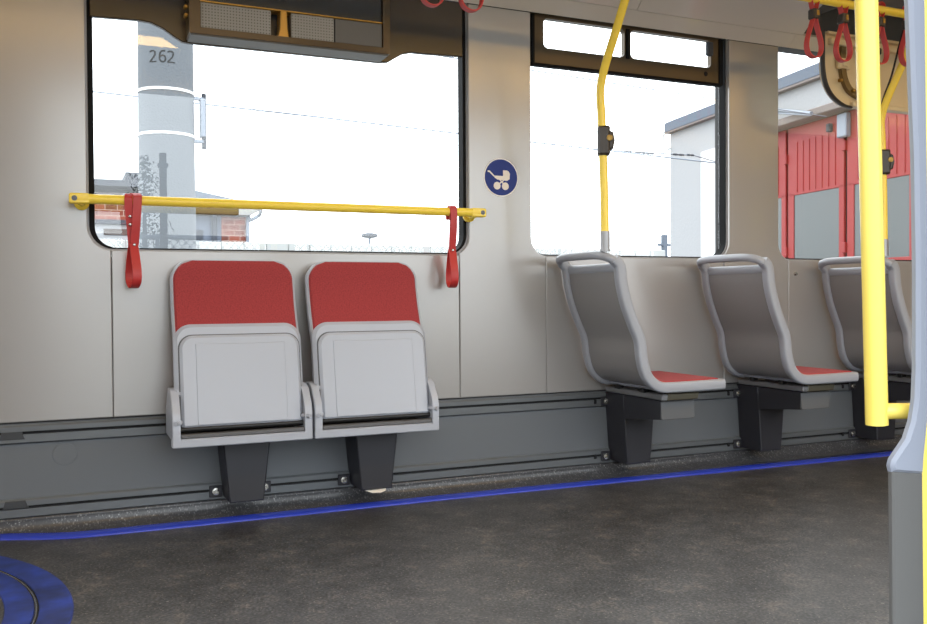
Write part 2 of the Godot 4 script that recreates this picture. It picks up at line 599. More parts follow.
func make_folding_seat(label: String) -> Node3D:
	var t := thing("folding_seat", label, "seat", Vector3.ZERO, 0.0, "folded up seats under the wide window")
	# backrest: same curve as the other seats, turned to face the aisle
	var turn := Transform3D(Basis(Vector3.UP, -PI / 2), Vector3(0, 0, 0.262))
	var sh := MB.new()
	sh.xf = turn
	profile_strip(sh, 0.215, 0.0, 0.03, 0.0, 0.06, 0.66, 0.065)
	put("backrest_shell", sh, M.seat_grey, t)
	var cu := MB.new()
	cu.xf = turn
	profile_strip(cu, 0.206, 0.016, 0.016, 0.0, 0.075, 0.5, 0.058)
	put("backrest_cushion", cu, M.red_fabric, t)
	# folded pan, leaning back a little
	var pan := Node3D.new()
	pan.name = "seat_pan"
	t.add_child(pan, true)
	pan.position = Vector3(0, 0.345, 0.205)
	pan.rotation.x = -0.17
	var rim := MB.new()
	rim.prism(rrect(-0.216, 0.0, 0.216, 0.348, 0.012, 0.058, 10), -0.022, 0.012, 0.012)
	put("pan_rim", rim, M.seat_grey, pan)
	var und := MB.new()
	und.prism(rrect(-0.199, -0.002, 0.204, 0.307, 0.012, 0.045, 10), 0.0, 0.028, 0.009)
	put("underside_panel", und, M.seat_grey, pan)
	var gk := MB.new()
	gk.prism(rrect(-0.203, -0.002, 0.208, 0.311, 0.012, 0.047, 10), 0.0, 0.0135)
	put("pan_gap_shade", gk, M.rubber_grey, pan)  # dark strip drawn in for the shaded gap round the underside panel
	var cen := MB.new()
	cen.prism(poly([[-0.148, 0.006], [0.152, 0.006], [0.152, 0.278], [0.0, 0.276], [-0.148, 0.278]]), 0.026, 0.0305, 0.002)
	put("centre_panel", cen, M.seat_grey, pan)
	var cush := MB.new()
	cush.prism(rrect(-0.2, 0.01, 0.2, 0.33, 0.012, 0.05, 8), -0.022, -0.04, 0.006)
	put("seat_cushion", cush, M.red_fabric, pan)
	# lower frame: side brackets, front bar, rod and rubber strip
	for sg in [-1.0, 1.0]:
		var sb := xprism([[0.05, 0.31], [0.254, 0.31], [0.254, 0.385], [0.246, 0.41], [0.205, 0.462], [0.17, 0.475], [0.12, 0.475], [0.05, 0.40]], sg * 0.206, sg * 0.232, 0.003)
		put("side_bracket", sb, M.seat_grey, t)
		var pin := MB.new()
		pin.sweep([Vector3(sg * 0.203, 0.368, 0.23), Vector3(sg * 0.222, 0.368, 0.262)] as Array[Vector3], [MB.circle(0.008, 0.008, 12)], Vector3(0, 1, 0))
		put("hinge_pin", pin, M.seat_grey, t)
	var bar := MB.new()
	bar.box(Vector3(0, 0.301, 0.235), Vector3(0.465, 0.029, 0.036), 0.003)
	put("front_bar", bar, M.seat_grey, t)
	var pl := MB.new()
	pl.box(Vector3(0, 0.302, 0.125), Vector3(0.44, 0.02, 0.19), 0.003)
	put("base_plate", pl, M.black_steel, t)
	var rub := MB.new()
	rub.box(Vector3(0, 0.323, 0.236), Vector3(0.408, 0.012, 0.03), 0.002)
	put("rubber_strip", rub, M.rubber_grey, t)
	var rod := MB.new()
	rod.tube([Vector3(-0.206, 0.343, 0.222), Vector3(0.206, 0.343, 0.222)] as Array[Vector3], 0.009, 12)
	put("hinge_rod", rod, M.black, t)
	pedestal(t, 0.026, 0.29, 0.15)
	return t

# ------------------------------------------------------------------ hand straps
func ribbon(b: MB, pts: Array, width_dir: Vector3, w := 0.024, th := 0.0035) -> void:
	var e := th * 0.5
	var r := 0.001
	b.sweep(curve(pts, 5), [PackedVector2Array([Vector2(-w / 2, -e + r), Vector2(-w / 2, e - r), Vector2(-w / 2 + r, e), Vector2(w / 2 - r, e), Vector2(w / 2, e - r), Vector2(w / 2, -e + r), Vector2(w / 2 - r, -e), Vector2(-w / 2 + r, -e)])], width_dir, false)

func rivet(parent: Node, at: Vector3) -> void:
	var b := MB.new()
	b.xf = Transform3D(Basis(Vector3.RIGHT, PI / 2), at)
	b.lathe([Vector2(0, 0.003), Vector2(0.003, 0.0026), Vector2(0.005, 0.001), Vector2(0.005, -0.004)], 10)
	put("rivet", b, M.steel, parent)

func belt_strap(label: String, at: Vector3, splay: float, turn: float) -> void:
	var t := thing("belt_strap", label, "strap", at, 0.0, "red leather straps on the window rail")
	# front tail over the rail, down to the rivet
	var f := MB.new()
	ribbon(f, [Vector3(-splay * 0.5, -0.03, -0.022), Vector3(-splay * 0.2, 0.0, -0.0225), Vector3(splay * 0.3, 0.022, -0.004), Vector3(splay, 0.016, 0.0165), Vector3(splay, 0.0, 0.0215), Vector3(splay * 0.7, -0.07, 0.02), Vector3(splay * 0.25, -0.15, 0.006)], Vector3(1, 0, 0), 0.028)
	put("front_tail", f, M.red_leather, t)
	var k := MB.new()
	ribbon(k, [Vector3(-splay * 0.8, 0.02, 0.006), Vector3(-splay, 0.006, 0.0185), Vector3(-splay, -0.02, 0.017), Vector3(-splay * 0.6, -0.08, 0.009), Vector3(-splay * 0.2, -0.15, 0.001)], Vector3(1, 0, 0), 0.026)
	put("rear_tail", k, M.red_leather, t)
	var lp := Node3D.new()
	lp.name = "hand_loop"
	t.add_child(lp, true)
	lp.position = Vector3(0, -0.152, 0.003)
	lp.rotation.y = turn
	var l := MB.new()
	ribbon(l, [Vector3(0, 0.006, 0.003), Vector3(0, -0.04, 0.022), Vector3(0, -0.09, 0.037), Vector3(0, -0.125, 0.032), Vector3(0, -0.142, 0.0), Vector3(0, -0.125, -0.032), Vector3(0, -0.09, -0.037), Vector3(0, -0.04, -0.022), Vector3(0, 0.006, -0.003)], Vector3(1, 0, 0), 0.03)
	put("loop_band", l, M.red_leather, lp)
	for y in [-0.055, -0.082, -0.15]:
		rivet(t, Vector3(splay * (0.25 if y < -0.1 else -0.7) , y, 0.0155 if y > -0.1 else 0.012))

func ceiling_loop(label: String, at: Vector3) -> void:
	var t := thing("strap_handle", label, "strap", at, 0.0, "red loop handles on the ceiling rail")
	var w := Vector3(0, 0, 1)
	var h := MB.new()
	ribbon(h, [Vector3(0.003, -0.06, 0), Vector3(0.014, -0.025, 0), Vector3(0.0195, 0.0, 0), Vector3(0.014, 0.0145, 0), Vector3(0.0, 0.0195, 0), Vector3(-0.014, 0.0145, 0), Vector3(-0.0195, 0.0, 0), Vector3(-0.014, -0.025, 0), Vector3(-0.003, -0.06, 0)], w, 0.024)
	put("hanger", h, M.red_loop, t)
	var bk := MB.new()
	bk.box(Vector3(0, -0.062, 0), Vector3(0.034, 0.04, 0.036), 0.005)
	put("buckle", bk, M.button_housing, t)
	var bt := MB.new()
	bt.box(Vector3(0.003, -0.06, 0.019), Vector3(0.012, 0.02, 0.004), 0.001)
	put("buckle_plate", bt, M.brass, t)
	var l := MB.new()
	ribbon(l, [Vector3(0.003, -0.07, 0), Vector3(0.016, -0.11, 0), Vector3(0.034, -0.16, 0), Vector3(0.038, -0.195, 0), Vector3(0.026, -0.222, 0), Vector3(0.0, -0.232, 0), Vector3(-0.026, -0.222, 0), Vector3(-0.038, -0.195, 0), Vector3(-0.034, -0.16, 0), Vector3(-0.016, -0.11, 0), Vector3(-0.003, -0.07, 0)], w, 0.026, 0.005)
	put("hand_loop", l, M.red_loop, t)

func stop_button(parent: Node, at: Vector3) -> void:
	var n := Node3D.new()
	n.name = "stop_button"
	parent.add_child(n, true)
	n.position = at
	n.rotation.y = -0.5
	var b := MB.new()
	b.prism(rrect(-0.022, -0.055, 0.024, 0.055, 0.008), -0.02, 0.026, 0.008)
	b.prism(poly([[0.018, -0.04], [0.036, -0.03], [0.042, 0.0], [0.036, 0.03], [0.018, 0.04]]), -0.015, 0.022, 0.006)
	put("button_body", b, M.button_housing, n)
	var c := MB.new()
	c.xf = Transform3D(Basis(Vector3.RIGHT, PI / 2), Vector3(0.022, 0.008, 0.026))
	c.lathe([Vector2(0, 0.004), Vector2(0.011, 0.003), Vector2(0.012, 0.0)], 16)
	put("push_cap", c, M.brass, n)

func seat_pole(label: String, x: float) -> void:
	var t := thing("grab_pole", label, "pole", Vector3(x, 0, 0.405), 0.0, "yellow poles rising from seat backs")
	var so := MB.new()
	so.tube([Vector3(0, 0.944, 0), Vector3(0, 1.02, 0)] as Array[Vector3], 0.0185, 18)
	put("socket", so, M.steel_dull, t)
	var p := MB.new()
	p.tube(curve([Vector3(0, 0.99, 0), Vector3(-0.004, 1.2, 0), Vector3(-0.014, 1.45, 0), Vector3(-0.02, 1.55, 0.002), Vector3(-0.018, 1.63, 0.03), Vector3(-0.008, 1.75, 0.09), Vector3(-0.004, 1.85, 0.145), Vector3(-0.006, 1.93, 0.19)], 5), 0.0155, 18, Vector3(1, 0, 0))
	put("tube", p, M.yellow, t)
	stop_button(t, Vector3(-0.006, 1.36, 0.0))

# ------------------------------------------------------------------ scene
func _ready() -> void:
	# camera
	var cam := Camera3D.new()
	cam.name = "camera"
	add_child(cam)
	cam.position = Vector3(-1.461, 0.775, 3.297)
	cam.rotation = Vector3(-atan(15.0 / 898.0), -deg_to_rad(23.9), -0.006)
	cam.fov = rad_to_deg(2.0 * atan(312.0 / 898.0))
	cam.current = true
	# sky: bright even overcast
	var we := WorldEnvironment.new()
	we.name = "environment"
	var env := Environment.new()
	env.background_mode = Environment.BG_SKY
	var sky := Sky.new()
	var sm := ProceduralSkyMaterial.new()
	sm.sky_top_color = Color(0.95, 0.98, 1.0)
	sm.sky_horizon_color = Color(0.95, 0.98, 1.0)
	sm.ground_bottom_color = Color(0.55, 0.55, 0.55)
	sm.ground_horizon_color = Color(0.7, 0.7, 0.7)
	sm.sky_energy_multiplier = 1.78
	sm.ground_energy_multiplier = 0.62
	sky.sky_material = sm
	env.sky = sky
	env.tonemap_mode = Environment.TONE_MAPPER_LINEAR
	env.tonemap_exposure = 1.06
	env.sdfgi_enabled = true
	env.ssao_enabled = true
	env.ssil_enabled = true
	we.environment = env
	add_child(we)

	make_materials()
	mat("steel_dull", rgb(160, 160, 162), 0.35, 0.5)
	build_shell()
	build_windows()
	build_lamps()
	build_seats()
	build_rails()
	build_door_post()
	build_small()
	build_outside()
	build_behind()

func xprism(pts: Array, x0: float, x1: float, bev := 0.0) -> MB:
	var b := MB.new()
	b.xf = X_EXTRUDE
	b.prism(poly(pts), x0, x1, bev)
	return b

func build_shell() -> void:
	var X0 := -4.6
	var X1 := 4.2
	# floor
	var fl := MB.new()
	fl.box(Vector3((X0 + X1) / 2, -0.06, 1.16), Vector3(X1 - X0, 0.12, 2.52))
	put("floor", fl, M.floor_vinyl).set_meta("kind", "structure")
	# wall with the windows: core, then panels
	var wf := setting("wall_far")
	var core := MB.new()
	core.box(Vector3((X0 + X1) / 2, 0.435, -0.058), Vector3(X1 - X0, 0.97, 0.088))
	core.box(Vector3((X0 + X1) / 2, 2.09, -0.058), Vector3(X1 - X0, 0.26, 0.088))
	for p in [[X0, -1.39], [0.03, 0.308], [1.347, 1.637], [3.02, X1]]:
		core.box(Vector3((p[0] + p[1]) / 2, 1.44, -0.058), Vector3(p[1] - p[0], 1.05, 0.088))
	put("wall_core", core, M.wall_core, wf)
	var top := 1.95
	var bot := 0.37
	var r := 0.08
	var sill := 0.942
	var pa := poly([[X0, bot], [-1.316, bot]])
	pa.append_array(arc(-1.39 + r, sill + r, r, 265, 180))
	pa.append_array(poly([[-1.39, top], [X0, top]]))
	var pc := poly([[-0.016, bot], [0.379, bot]])
	pc.append_array(arc(0.31 + r, sill + r, r, 262, 180))
	pc.append_array(poly([[0.31, top], [0.028, top]]))
	pc.append_array(arc(0.028 - r, sill + r, r, 0, -62))
	var pe := poly([[1.313, bot], [1.701, bot]])
	pe.append_array(arc(1.639 + r, sill + r, r, 256, 180))
	pe.append_array(poly([[1.639, top], [1.345, top]]))
	pe.append_array(arc(1.345 - r, sill + r, r, 0, -48))
	var pg := poly([[2.96, bot], [X1, bot], [X1, top], [3.02, top]])
	pg.append_array(arc(3.02 - r, sill + r, r, 0, -74))
	for p in [pa, poly([[-1.3145, bot], [-0.0175, bot], [-0.0175, sill], [-1.3145, sill]]), pc, poly([[0.3805, bot], [1.3115, bot], [1.3115, sill], [0.3805, sill]]), pe, poly([[1.7025, bot], [2.9585, bot], [2.9585, sill], [1.7025, sill]]), pg]:
		var b := MB.new()
		b.prism(p, -0.014, 0.0, 0.0025)
		put("panel", b, M.wall_plastic, wf)
	# dark lower wall: boards with fixing rails, plug and clips
	var bb := setting("baseboard_far")
	put("lower_panel", xprism([[-0.014, 0.364], [-0.006, 0.364], [-0.006, 0.05], [-0.014, 0.05]], X0, X1), M.lower_panel, bb)
	for rr in [[0.361, 0.338, 0.298], [0.116, 0.092, 0.052]]:
		put("rail", xprism([[-0.006, rr[0]], [0.002, rr[0]], [0.007, rr[0] - 0.006], [0.007, rr[1] + 0.002], [-0.006, rr[1] + 0.002]], X0, X1), M.rail_metal, bb)
		put("rail", xprism([[-0.006, rr[1] - 0.008], [0.007, rr[1] - 0.008], [0.007, rr[2] + 0.006], [-0.002, rr[2]], [-0.006, rr[2]]], X0, X1), M.rail_metal, bb)
		put("rail_slot", xprism([[-0.0058, rr[1] + 0.003], [-0.004, rr[1] + 0.003], [-0.004, rr[1] - 0.009], [-0.0058, rr[1] - 0.009]], X0, X1), M.groove, bb)
	for c in [[-1.628, 0.326], [-1.62, 0.098]]:
		var b := MB.new()
		b.prism(poly([[c[0] - 0.038, c[1] - 0.012], [c[0] - 0.03, c[1] + 0.014], [c[0] + 0.03, c[1] + 0.014], [c[0] + 0.04, c[1] - 0.012]]), -0.002, 0.0085, 0.002)
		put("clip", b, M.clip, bb)
	for sx in [0.6, 1.32, 2.03]:
		for y in [0.322, 0.086]:
			var b := MB.new()
			b.box(Vector3(sx + 0.012, y, 0.006), Vector3(0.012, 0.018, 0.012), 0.002)
			put("slot_nut", b, M.groove, bb)
	var pl := MB.new()
	pl.xf = Transform3D(Basis(Vector3.RIGHT, PI / 2), Vector3(-1.469, 0.255, -0.006))
	pl.lathe([Vector2(0, 0.003), Vector2(0.036, 0.003), Vector2(0.0365, 0.0005), Vector2(0.039, 0.0005), Vector2(0.0395, 0.0), Vector2(0.0395, -0.001)], 32)
	put("plug", pl, M.lower_panel, bb)
	# coved skirting of flecked vinyl
	var sk := MB.new()
	var xs: Array[float] = []
	for k in 45:
		xs.append(X0 + (X1 - X0) * k / 44.0)
	xs.append_array([-1.72, -1.65, -1.58, -1.5, -1.42, -1.35])
	xs.sort()
	for i in xs.size() - 1:
		var rows: Array = []
		for x in [xs[i], xs[i + 1]]:
			var f: float = lerpf(0.03, 0.098, smoothstep(-1.72, -1.38, x))
			var row: Array = [[Vector3(x, 0.054, -0.008), Vector3(0, 1, 0.05)], [Vector3(x, 0.053, 0.006), Vector3(0, 0.7, 0.7)]]
			for k in 9:
				var a: float = PI / 2 * k / 8.0
				row.append([Vector3(x, 0.046 - 0.042 * sin(a), 0.011 + (f - 0.011) * (1.0 - cos(a))), Vector3(0, sin(a), cos(a))])
			rows.append(row)
		for k in rows[0].size() - 1:
			var a: Array = rows[0][k]
			var b: Array = rows[0][k + 1]
			var c: Array = rows[1][k + 1]
			var d: Array = rows[1][k]
			sk.quad(a[0], b[0], c[0], d[0], a[1], b[1], c[1], d[1])
	put("skirting", sk, M.skirting_vinyl, bb)
	# blue sealing strip along the skirting
	var bs := MB.new()
	var path := curve([Vector3(-1.74, 0.001, -0.002), Vector3(-1.62, 0.001, 0.04), Vector3(-1.5, 0.001, 0.088), Vector3(-1.37, 0.001, 0.108), Vector3(-1.0, 0.001, 0.112), Vector3(-0.5, 0.001, 0.112), Vector3(0.0, 0.001, 0.113), Vector3(0.6, 0.001, 0.128), Vector3(1.2, 0.001, 0.14), Vector3(2.1, 0.001, 0.16), Vector3(3.2, 0.001, 0.17), Vector3(X1, 0.001, 0.17)], 5)
	bs.sweep(path, [MB.circle(0.012, 0.034, 18)], Vector3(0, 1, 0))
	put("sealing_strip", bs, M.blue_strip, bb)
	# ceiling: cove panels along the window side, flat middle, roof
	var ce := setting("ceiling")
	var th := 0.012
	var cove := [[0.0, 1.952], [0.05, 2.002], [0.15, 2.092], [0.3, 2.165], [0.36, 2.18]]
	for seg in [[X0, 0.72, 0, 1], [0.7215, 1.7, 0, 1], [1.7015, X1, 0, 1], [X0, 0.8, 1, 4], [0.803, 1.74, 1, 4], [2.85, X1, 1, 4]]:
		var pts: Array = []
		for k in range(seg[2], seg[3] + 1):
			pts.append([cove[k][0] + (0.002 if k == seg[2] and k > 0 else 0.0), cove[k][1] + (0.002 if k == seg[2] and k > 0 else 0.0)])
		for k in range(seg[3], seg[2] - 1, -1):
			pts.append([cove[k][0] - th * 0.5, cove[k][1] + th])
		put("cove_panel", xprism(pts, seg[0], seg[1]), M.ceiling_gloss, ce)
	var mid := MB.new()
	mid.box(Vector3((X0 + X1) / 2, 2.195, 1.36), Vector3(X1 - X0, 0.03, 2.0))
	put("ceiling_panel", mid, M.ceiling_gloss, ce)
	var roof := MB.new()
	roof.box(Vector3((X0 + X1) / 2, 2.39, 1.16), Vector3(X1 - X0 + 0.2, 0.06, 2.7))
	roof.box(Vector3((X0 + X1) / 2, 2.29, -0.06), Vector3(X1 - X0 + 0.2, 0.18, 0.1))
	put("roof", roof, M.wall_core, ce)
	var rec := MB.new()
	rec.box(Vector3(2.295, 2.33, 0.19), Vector3(1.12, 0.02, 0.36))
	rec.box(Vector3(2.295, 2.2, 0.36), Vector3(1.12, 0.26, 0.01))
	rec.box(Vector3(2.295, 2.18, 0.0), Vector3(1.12, 0.3, 0.01))
	rec.box(Vector3(1.738, 2.2, 0.19), Vector3(0.01, 0.26, 0.36))
	rec.box(Vector3(2.852, 2.2, 0.19), Vector3(0.01, 0.26, 0.36))
	put("service_recess", rec, M.recess_lining, ce)
	# wall on the door side: an open doorway in front of the camera, right-hand windows added for daylight on the seats
	var wn := setting("wall_near")
	var nb := MB.new()
	var holes := [[-4.3, -3.05, 0.94, 1.9], [-1.56, -0.22, 0.0, 2.03], [-0.1, 1.5, 0.45, 1.97], [1.62, 2.75, 0.6, 1.97]]
	var x := X0
	for h in holes:
		nb.box(Vector3((x + h[0]) / 2, 1.1, 2.385), Vector3(h[0] - x, 2.2, 0.07))
		if h[2] > 0.0:
			nb.box(Vector3((h[0] + h[1]) / 2, h[2] / 2, 2.385), Vector3(h[1] - h[0], h[2], 0.07))
		nb.box(Vector3((h[0] + h[1]) / 2, (h[3] + 2.2) / 2, 2.385), Vector3(h[1] - h[0], 2.2 - h[3], 0.07))
		x = h[1]
	nb.box(Vector3((x + X1) / 2, 1.1, 2.385), Vector3(X1 - x, 2.2, 0.07))
	put("wall_core", nb, M.wall_plastic, wn)
	for h in [holes[0], holes[2], holes[3]]:
		var g := MB.new()
		g.box(Vector3((h[0] + h[1]) / 2, (h[2] + h[3]) / 2, 2.39), Vector3(h[1] - h[0], h[3] - h[2], 0.006))
		put("pane", g, M.glass, wn)
	# ends of this section of the bus; left window added for more daylight
	for e in [["wall_left", X0 - 0.05], ["wall_right", X1 + 0.05]]:
		var w := setting(e[0])
		var b := MB.new()
		if e[0] == "wall_right":
			b.box(Vector3(e[1], 1.1, 1.15), Vector3(0.1, 2.3, 2.5))
			put("wall_core", b, M.wall_plastic, w)
			continue
		b.box(Vector3(e[1], 0.45, 1.15), Vector3(0.1, 0.9, 2.5))
		b.box(Vector3(e[1], 2.1, 1.15), Vector3(0.1, 0.3, 2.5))
		b.box(Vector3(e[1], 1.43, 0.05), Vector3(0.1, 1.06, 0.3))
		b.box(Vector3(e[1], 1.43, 2.25), Vector3(0.1, 1.06, 0.3))
		put("wall_core", b, M.wall_plastic, w)
		var g := MB.new()
		g.box(Vector3(e[1], 1.43, 1.15), Vector3(0.006, 1.06, 1.9))
		put("pane", g, M.glass, w)

func build_windows() -> void:
	var spans := [[-1.39, 0.028], [0.31, 1.345], [1.639, 3.02]]
	for k in 3:
		var s: Array = spans[k]
		var w := setting("window_%d" % (k + 1))
		var x0: float = s[0]
		var x1: float = s[1]
		var lip := MB.new()
		lip.ring(rrect(x0 - 0.012, 0.93, x1 + 0.012, 2.06, 0.085), rrect(x0 + (0.006 if k == 0 else -0.002), 0.947, x1 - 0.005, 2.05, 0.078), -0.019, -0.0145)
		put("frame_lip", lip, M.lip, w)
		var ga := MB.new()
		ga.ring(rrect(x0 - 0.012, 0.93, x1 + 0.012, 2.06, 0.085), rrect(x0 + (0.024 if k == 0 else 0.002), 0.952, x1 - (0.018 if k == 0 else 0.009), 2.04, 0.07), -0.066, -0.0195)
		put("gasket", ga, M.gasket, w)
		var g := MB.new()
		g.box(Vector3((x0 + x1) / 2, 1.495, -0.055), Vector3(x1 - x0 - 0.03, 1.1, 0.006))
		put("pane", g, M.glass, w)
	# tilting top lights of the middle window
	var w2 := get_node("window_2")
	var hp := MB.new()
	hp.ring(rrect(0.328, 1.75, 0.806, 1.968, 0.003), rrect(0.386, 1.819, 0.79, 1.943, 0.022), -0.05, -0.026)
	hp.ring(rrect(0.806, 1.75, 1.318, 1.968, 0.003), rrect(0.822, 1.819, 1.262, 1.943, 0.022), -0.05, -0.026)
	put("top_light_frame", hp, M.bronze_frame, w2)
	var hb := MB.new()
	hb.box(Vector3(0.823, 1.747, -0.036), Vector3(1.0, 0.012, 0.03), 0.002)
	hb.box(Vector3(0.806, 1.88, -0.024), Vector3(0.02, 0.13, 0.008), 0.002)
	hb.box(Vector3(0.336, 1.85, -0.03), Vector3(0.016, 0.21, 0.014), 0.002)
	hb.box(Vector3(1.316, 1.85, -0.026), Vector3(0.022, 0.21, 0.014), 0.002)
	put("top_light_seal", hb, M.gasket, w2)
	var la := MB.new()
	la.box(Vector3(1.242, 1.9, -0.012), Vector3(0.03, 0.062, 0.026), 0.005)
	put("latch", la, M.slate, w2)
	var sc := MB.new()
	sc.xf = Transform3D(Basis(Vector3.RIGHT, PI / 2), Vector3(1.232, 1.79, -0.026))
	sc.lathe([Vector2(0, 0.002), Vector2(0.006, 0.003), Vector2(0.011, 0.002), Vector2(0.011, 0.0)], 14)
	put("screw", sc, M.groove, w2)

	# information display in the top of the wide window, with a smoked cover plate behind
	var d := thing("information_display", "brown framed overhead display box across the top of the wide window", "display", Vector3(-0.69, 1.685, 0.0))
	var cp := poly([[-0.685, 0.266], [-0.685, 0.047], [-0.53, 0.052], [-0.49, 0.049], [-0.45, 0.034], [-0.41, 0.008], [-0.385, -0.006], [-0.365, -0.008], [0.345, -0.006], [0.38, -0.002], [0.41, 0.018], [0.44, 0.036], [0.475, 0.046], [0.52, 0.046], [0.695, 0.052], [0.695, 0.266]])
	var cb := MB.new()
	cb.prism(cp, -0.022, -0.003, 0.003, 40)
	put("cover_plate", cb, M.smoked, d)
	var bx := MB.new()
	bx.ring(rrect(-0.372, 0.0, 0.352, 0.31, 0.004), rrect(-0.335, 0.022, 0.325, 0.285, 0.004), 0.0, 0.1)
	put("housing", bx, M.bronze_frame, d)
	var bvl := MB.new()
	bvl.box(Vector3(-0.01, -0.003, 0.048), Vector3(0.715, 0.006, 0.1), 0.002)
	put("underside", bvl, M.display_grey, d)
	var bk := MB.new()
	bk.box(Vector3(-0.005, 0.153, 0.02), Vector3(0.665, 0.27, 0.02))
	put("back_board", bk, M.display_dark, d)
	for p in [[-0.335, -0.09, 0], [-0.02, 0.14, 0], [0.142, 0.325, 1]]:  # reflection of the ceiling in the display glass, built as solid panels
		var b := MB.new()
		b.box(Vector3((p[0] + p[1]) / 2, 0.068, 0.06), Vector3(p[1] - p[0] - 0.002, 0.088, 0.06), 0.002)
		put("mirrored_ceiling_panel", b, M.mirrored_holes if p[2] == 0 else M.display_grey, d)
	var gt := MB.new()  # this bar and the column below copy gold reflections in the glass
	gt.box(Vector3(-0.005, 0.115, 0.07), Vector3(0.66, 0.005, 0.05), 0.001)
	put("mirrored_bar", gt, M.display_gold, d)
	var gp := MB.new()
	gp.prism(poly([[-0.068, 0.02], [-0.06, 0.05], [-0.058, 0.114], [-0.034, 0.114], [-0.032, 0.05], [-0.026, 0.02]]), 0.04, 0.094, 0.003)
	put("mirrored_column", gp, M.display_gold, d)
	var scn := MB.new()
	scn.box(Vector3(-0.005, 0.2, 0.07), Vector3(0.66, 0.165, 0.03), 0.002)
	put("screen", scn, M.display_dark, d)
	for y in [0.07, 0.1]:
		var hn := MB.new()
		hn.box(Vector3(-0.378, y, 0.05), Vector3(0.012, 0.012, 0.03), 0.003)
		put("hinge", hn, M.display_gold, d)

func build_lamps() -> void:
	# two warm light strips recessed in the ceiling, over the aisle's far side from the windows
	for k in 2:
		var cx: float = [-2.2, 2.1][k]
		var t := thing("ceiling_light", ["warm light strip in the ceiling above the doorway", "warm light strip in the ceiling beyond the doorway"][k], "light", Vector3(cx, 2.18, 1.72))
		var fr := MB.new()
		fr.box(Vector3(0, -0.006, 0), Vector3(4.0, 0.012, 0.2), 0.003)
		put("frame", fr, M.lip, t)
		var gl := MB.new()
		gl.box(Vector3(0, -0.016, 0), Vector3(3.96, 0.01, 0.15), 0.002)
		put("diffuser", gl, M.lamp_glow, t)
		var l := AreaLight3D.new()
		l.name = "light"
		l.area_size = Vector2(3.96, 0.15)
		l.light_color = Color(1.0, 0.81, 0.5)
		l.light_energy = [0.2, 1.2][k]
		l.shadow_enabled = true
		l.area_range = 12.0
		t.add_child(l)
		l.position = Vector3(0, -0.024, 0)
		l.rotation.x = -PI / 2

func build_seats() -> void:
	var f := make_folding_seat("folded up red and grey seat on the left, nearer the round floor ring")
	f.position = Vector3(-0.917, 0, 0)
	var f2: Node3D = f.duplicate()
	f2.name = numbered("folding_seat")
	add_child(f2)
	f2.position = Vector3(-0.444, 0, 0)
	f2.set_meta("label", "folded up red and grey seat on the right of the pair, paper scrap below")
	var s := make_passenger_seat("grey shell seat with red cushion nearest the two folded seats")
	s.position = Vector3(0.66, 0, 0)
	var names := ["middle grey shell seat with red cushion, in front of the blank wall pillar", "grey shell seat partly hidden behind the thick yellow pole"]
	for k in 2:
		var c: Node3D = s.duplicate()
		c.name = numbered("passenger_seat")
		add_child(c)
		c.position = Vector3(0.66 + 0.72 * (k + 1), 0, 0)
		c.set_meta("label", names[k])
	var pp := MB.new()
	pp.prism(poly([[-0.045, 0.0], [-0.03, 0.012], [-0.012, 0.008], [0.006, 0.014], [0.03, 0.006], [0.044, 0.01], [0.036, -0.014], [0.012, -0.024], [-0.02, -0.02]]), 0.0, 0.002)
	var paper := put("paper_scrap", pp, M.sticker_white)
	paper.position = Vector3(-0.42, 0.066, 0.135)
	paper.rotation.x = -1.1
	tag(paper, "crumpled white paper scrap under the right folded seat's pedestal", "paper")

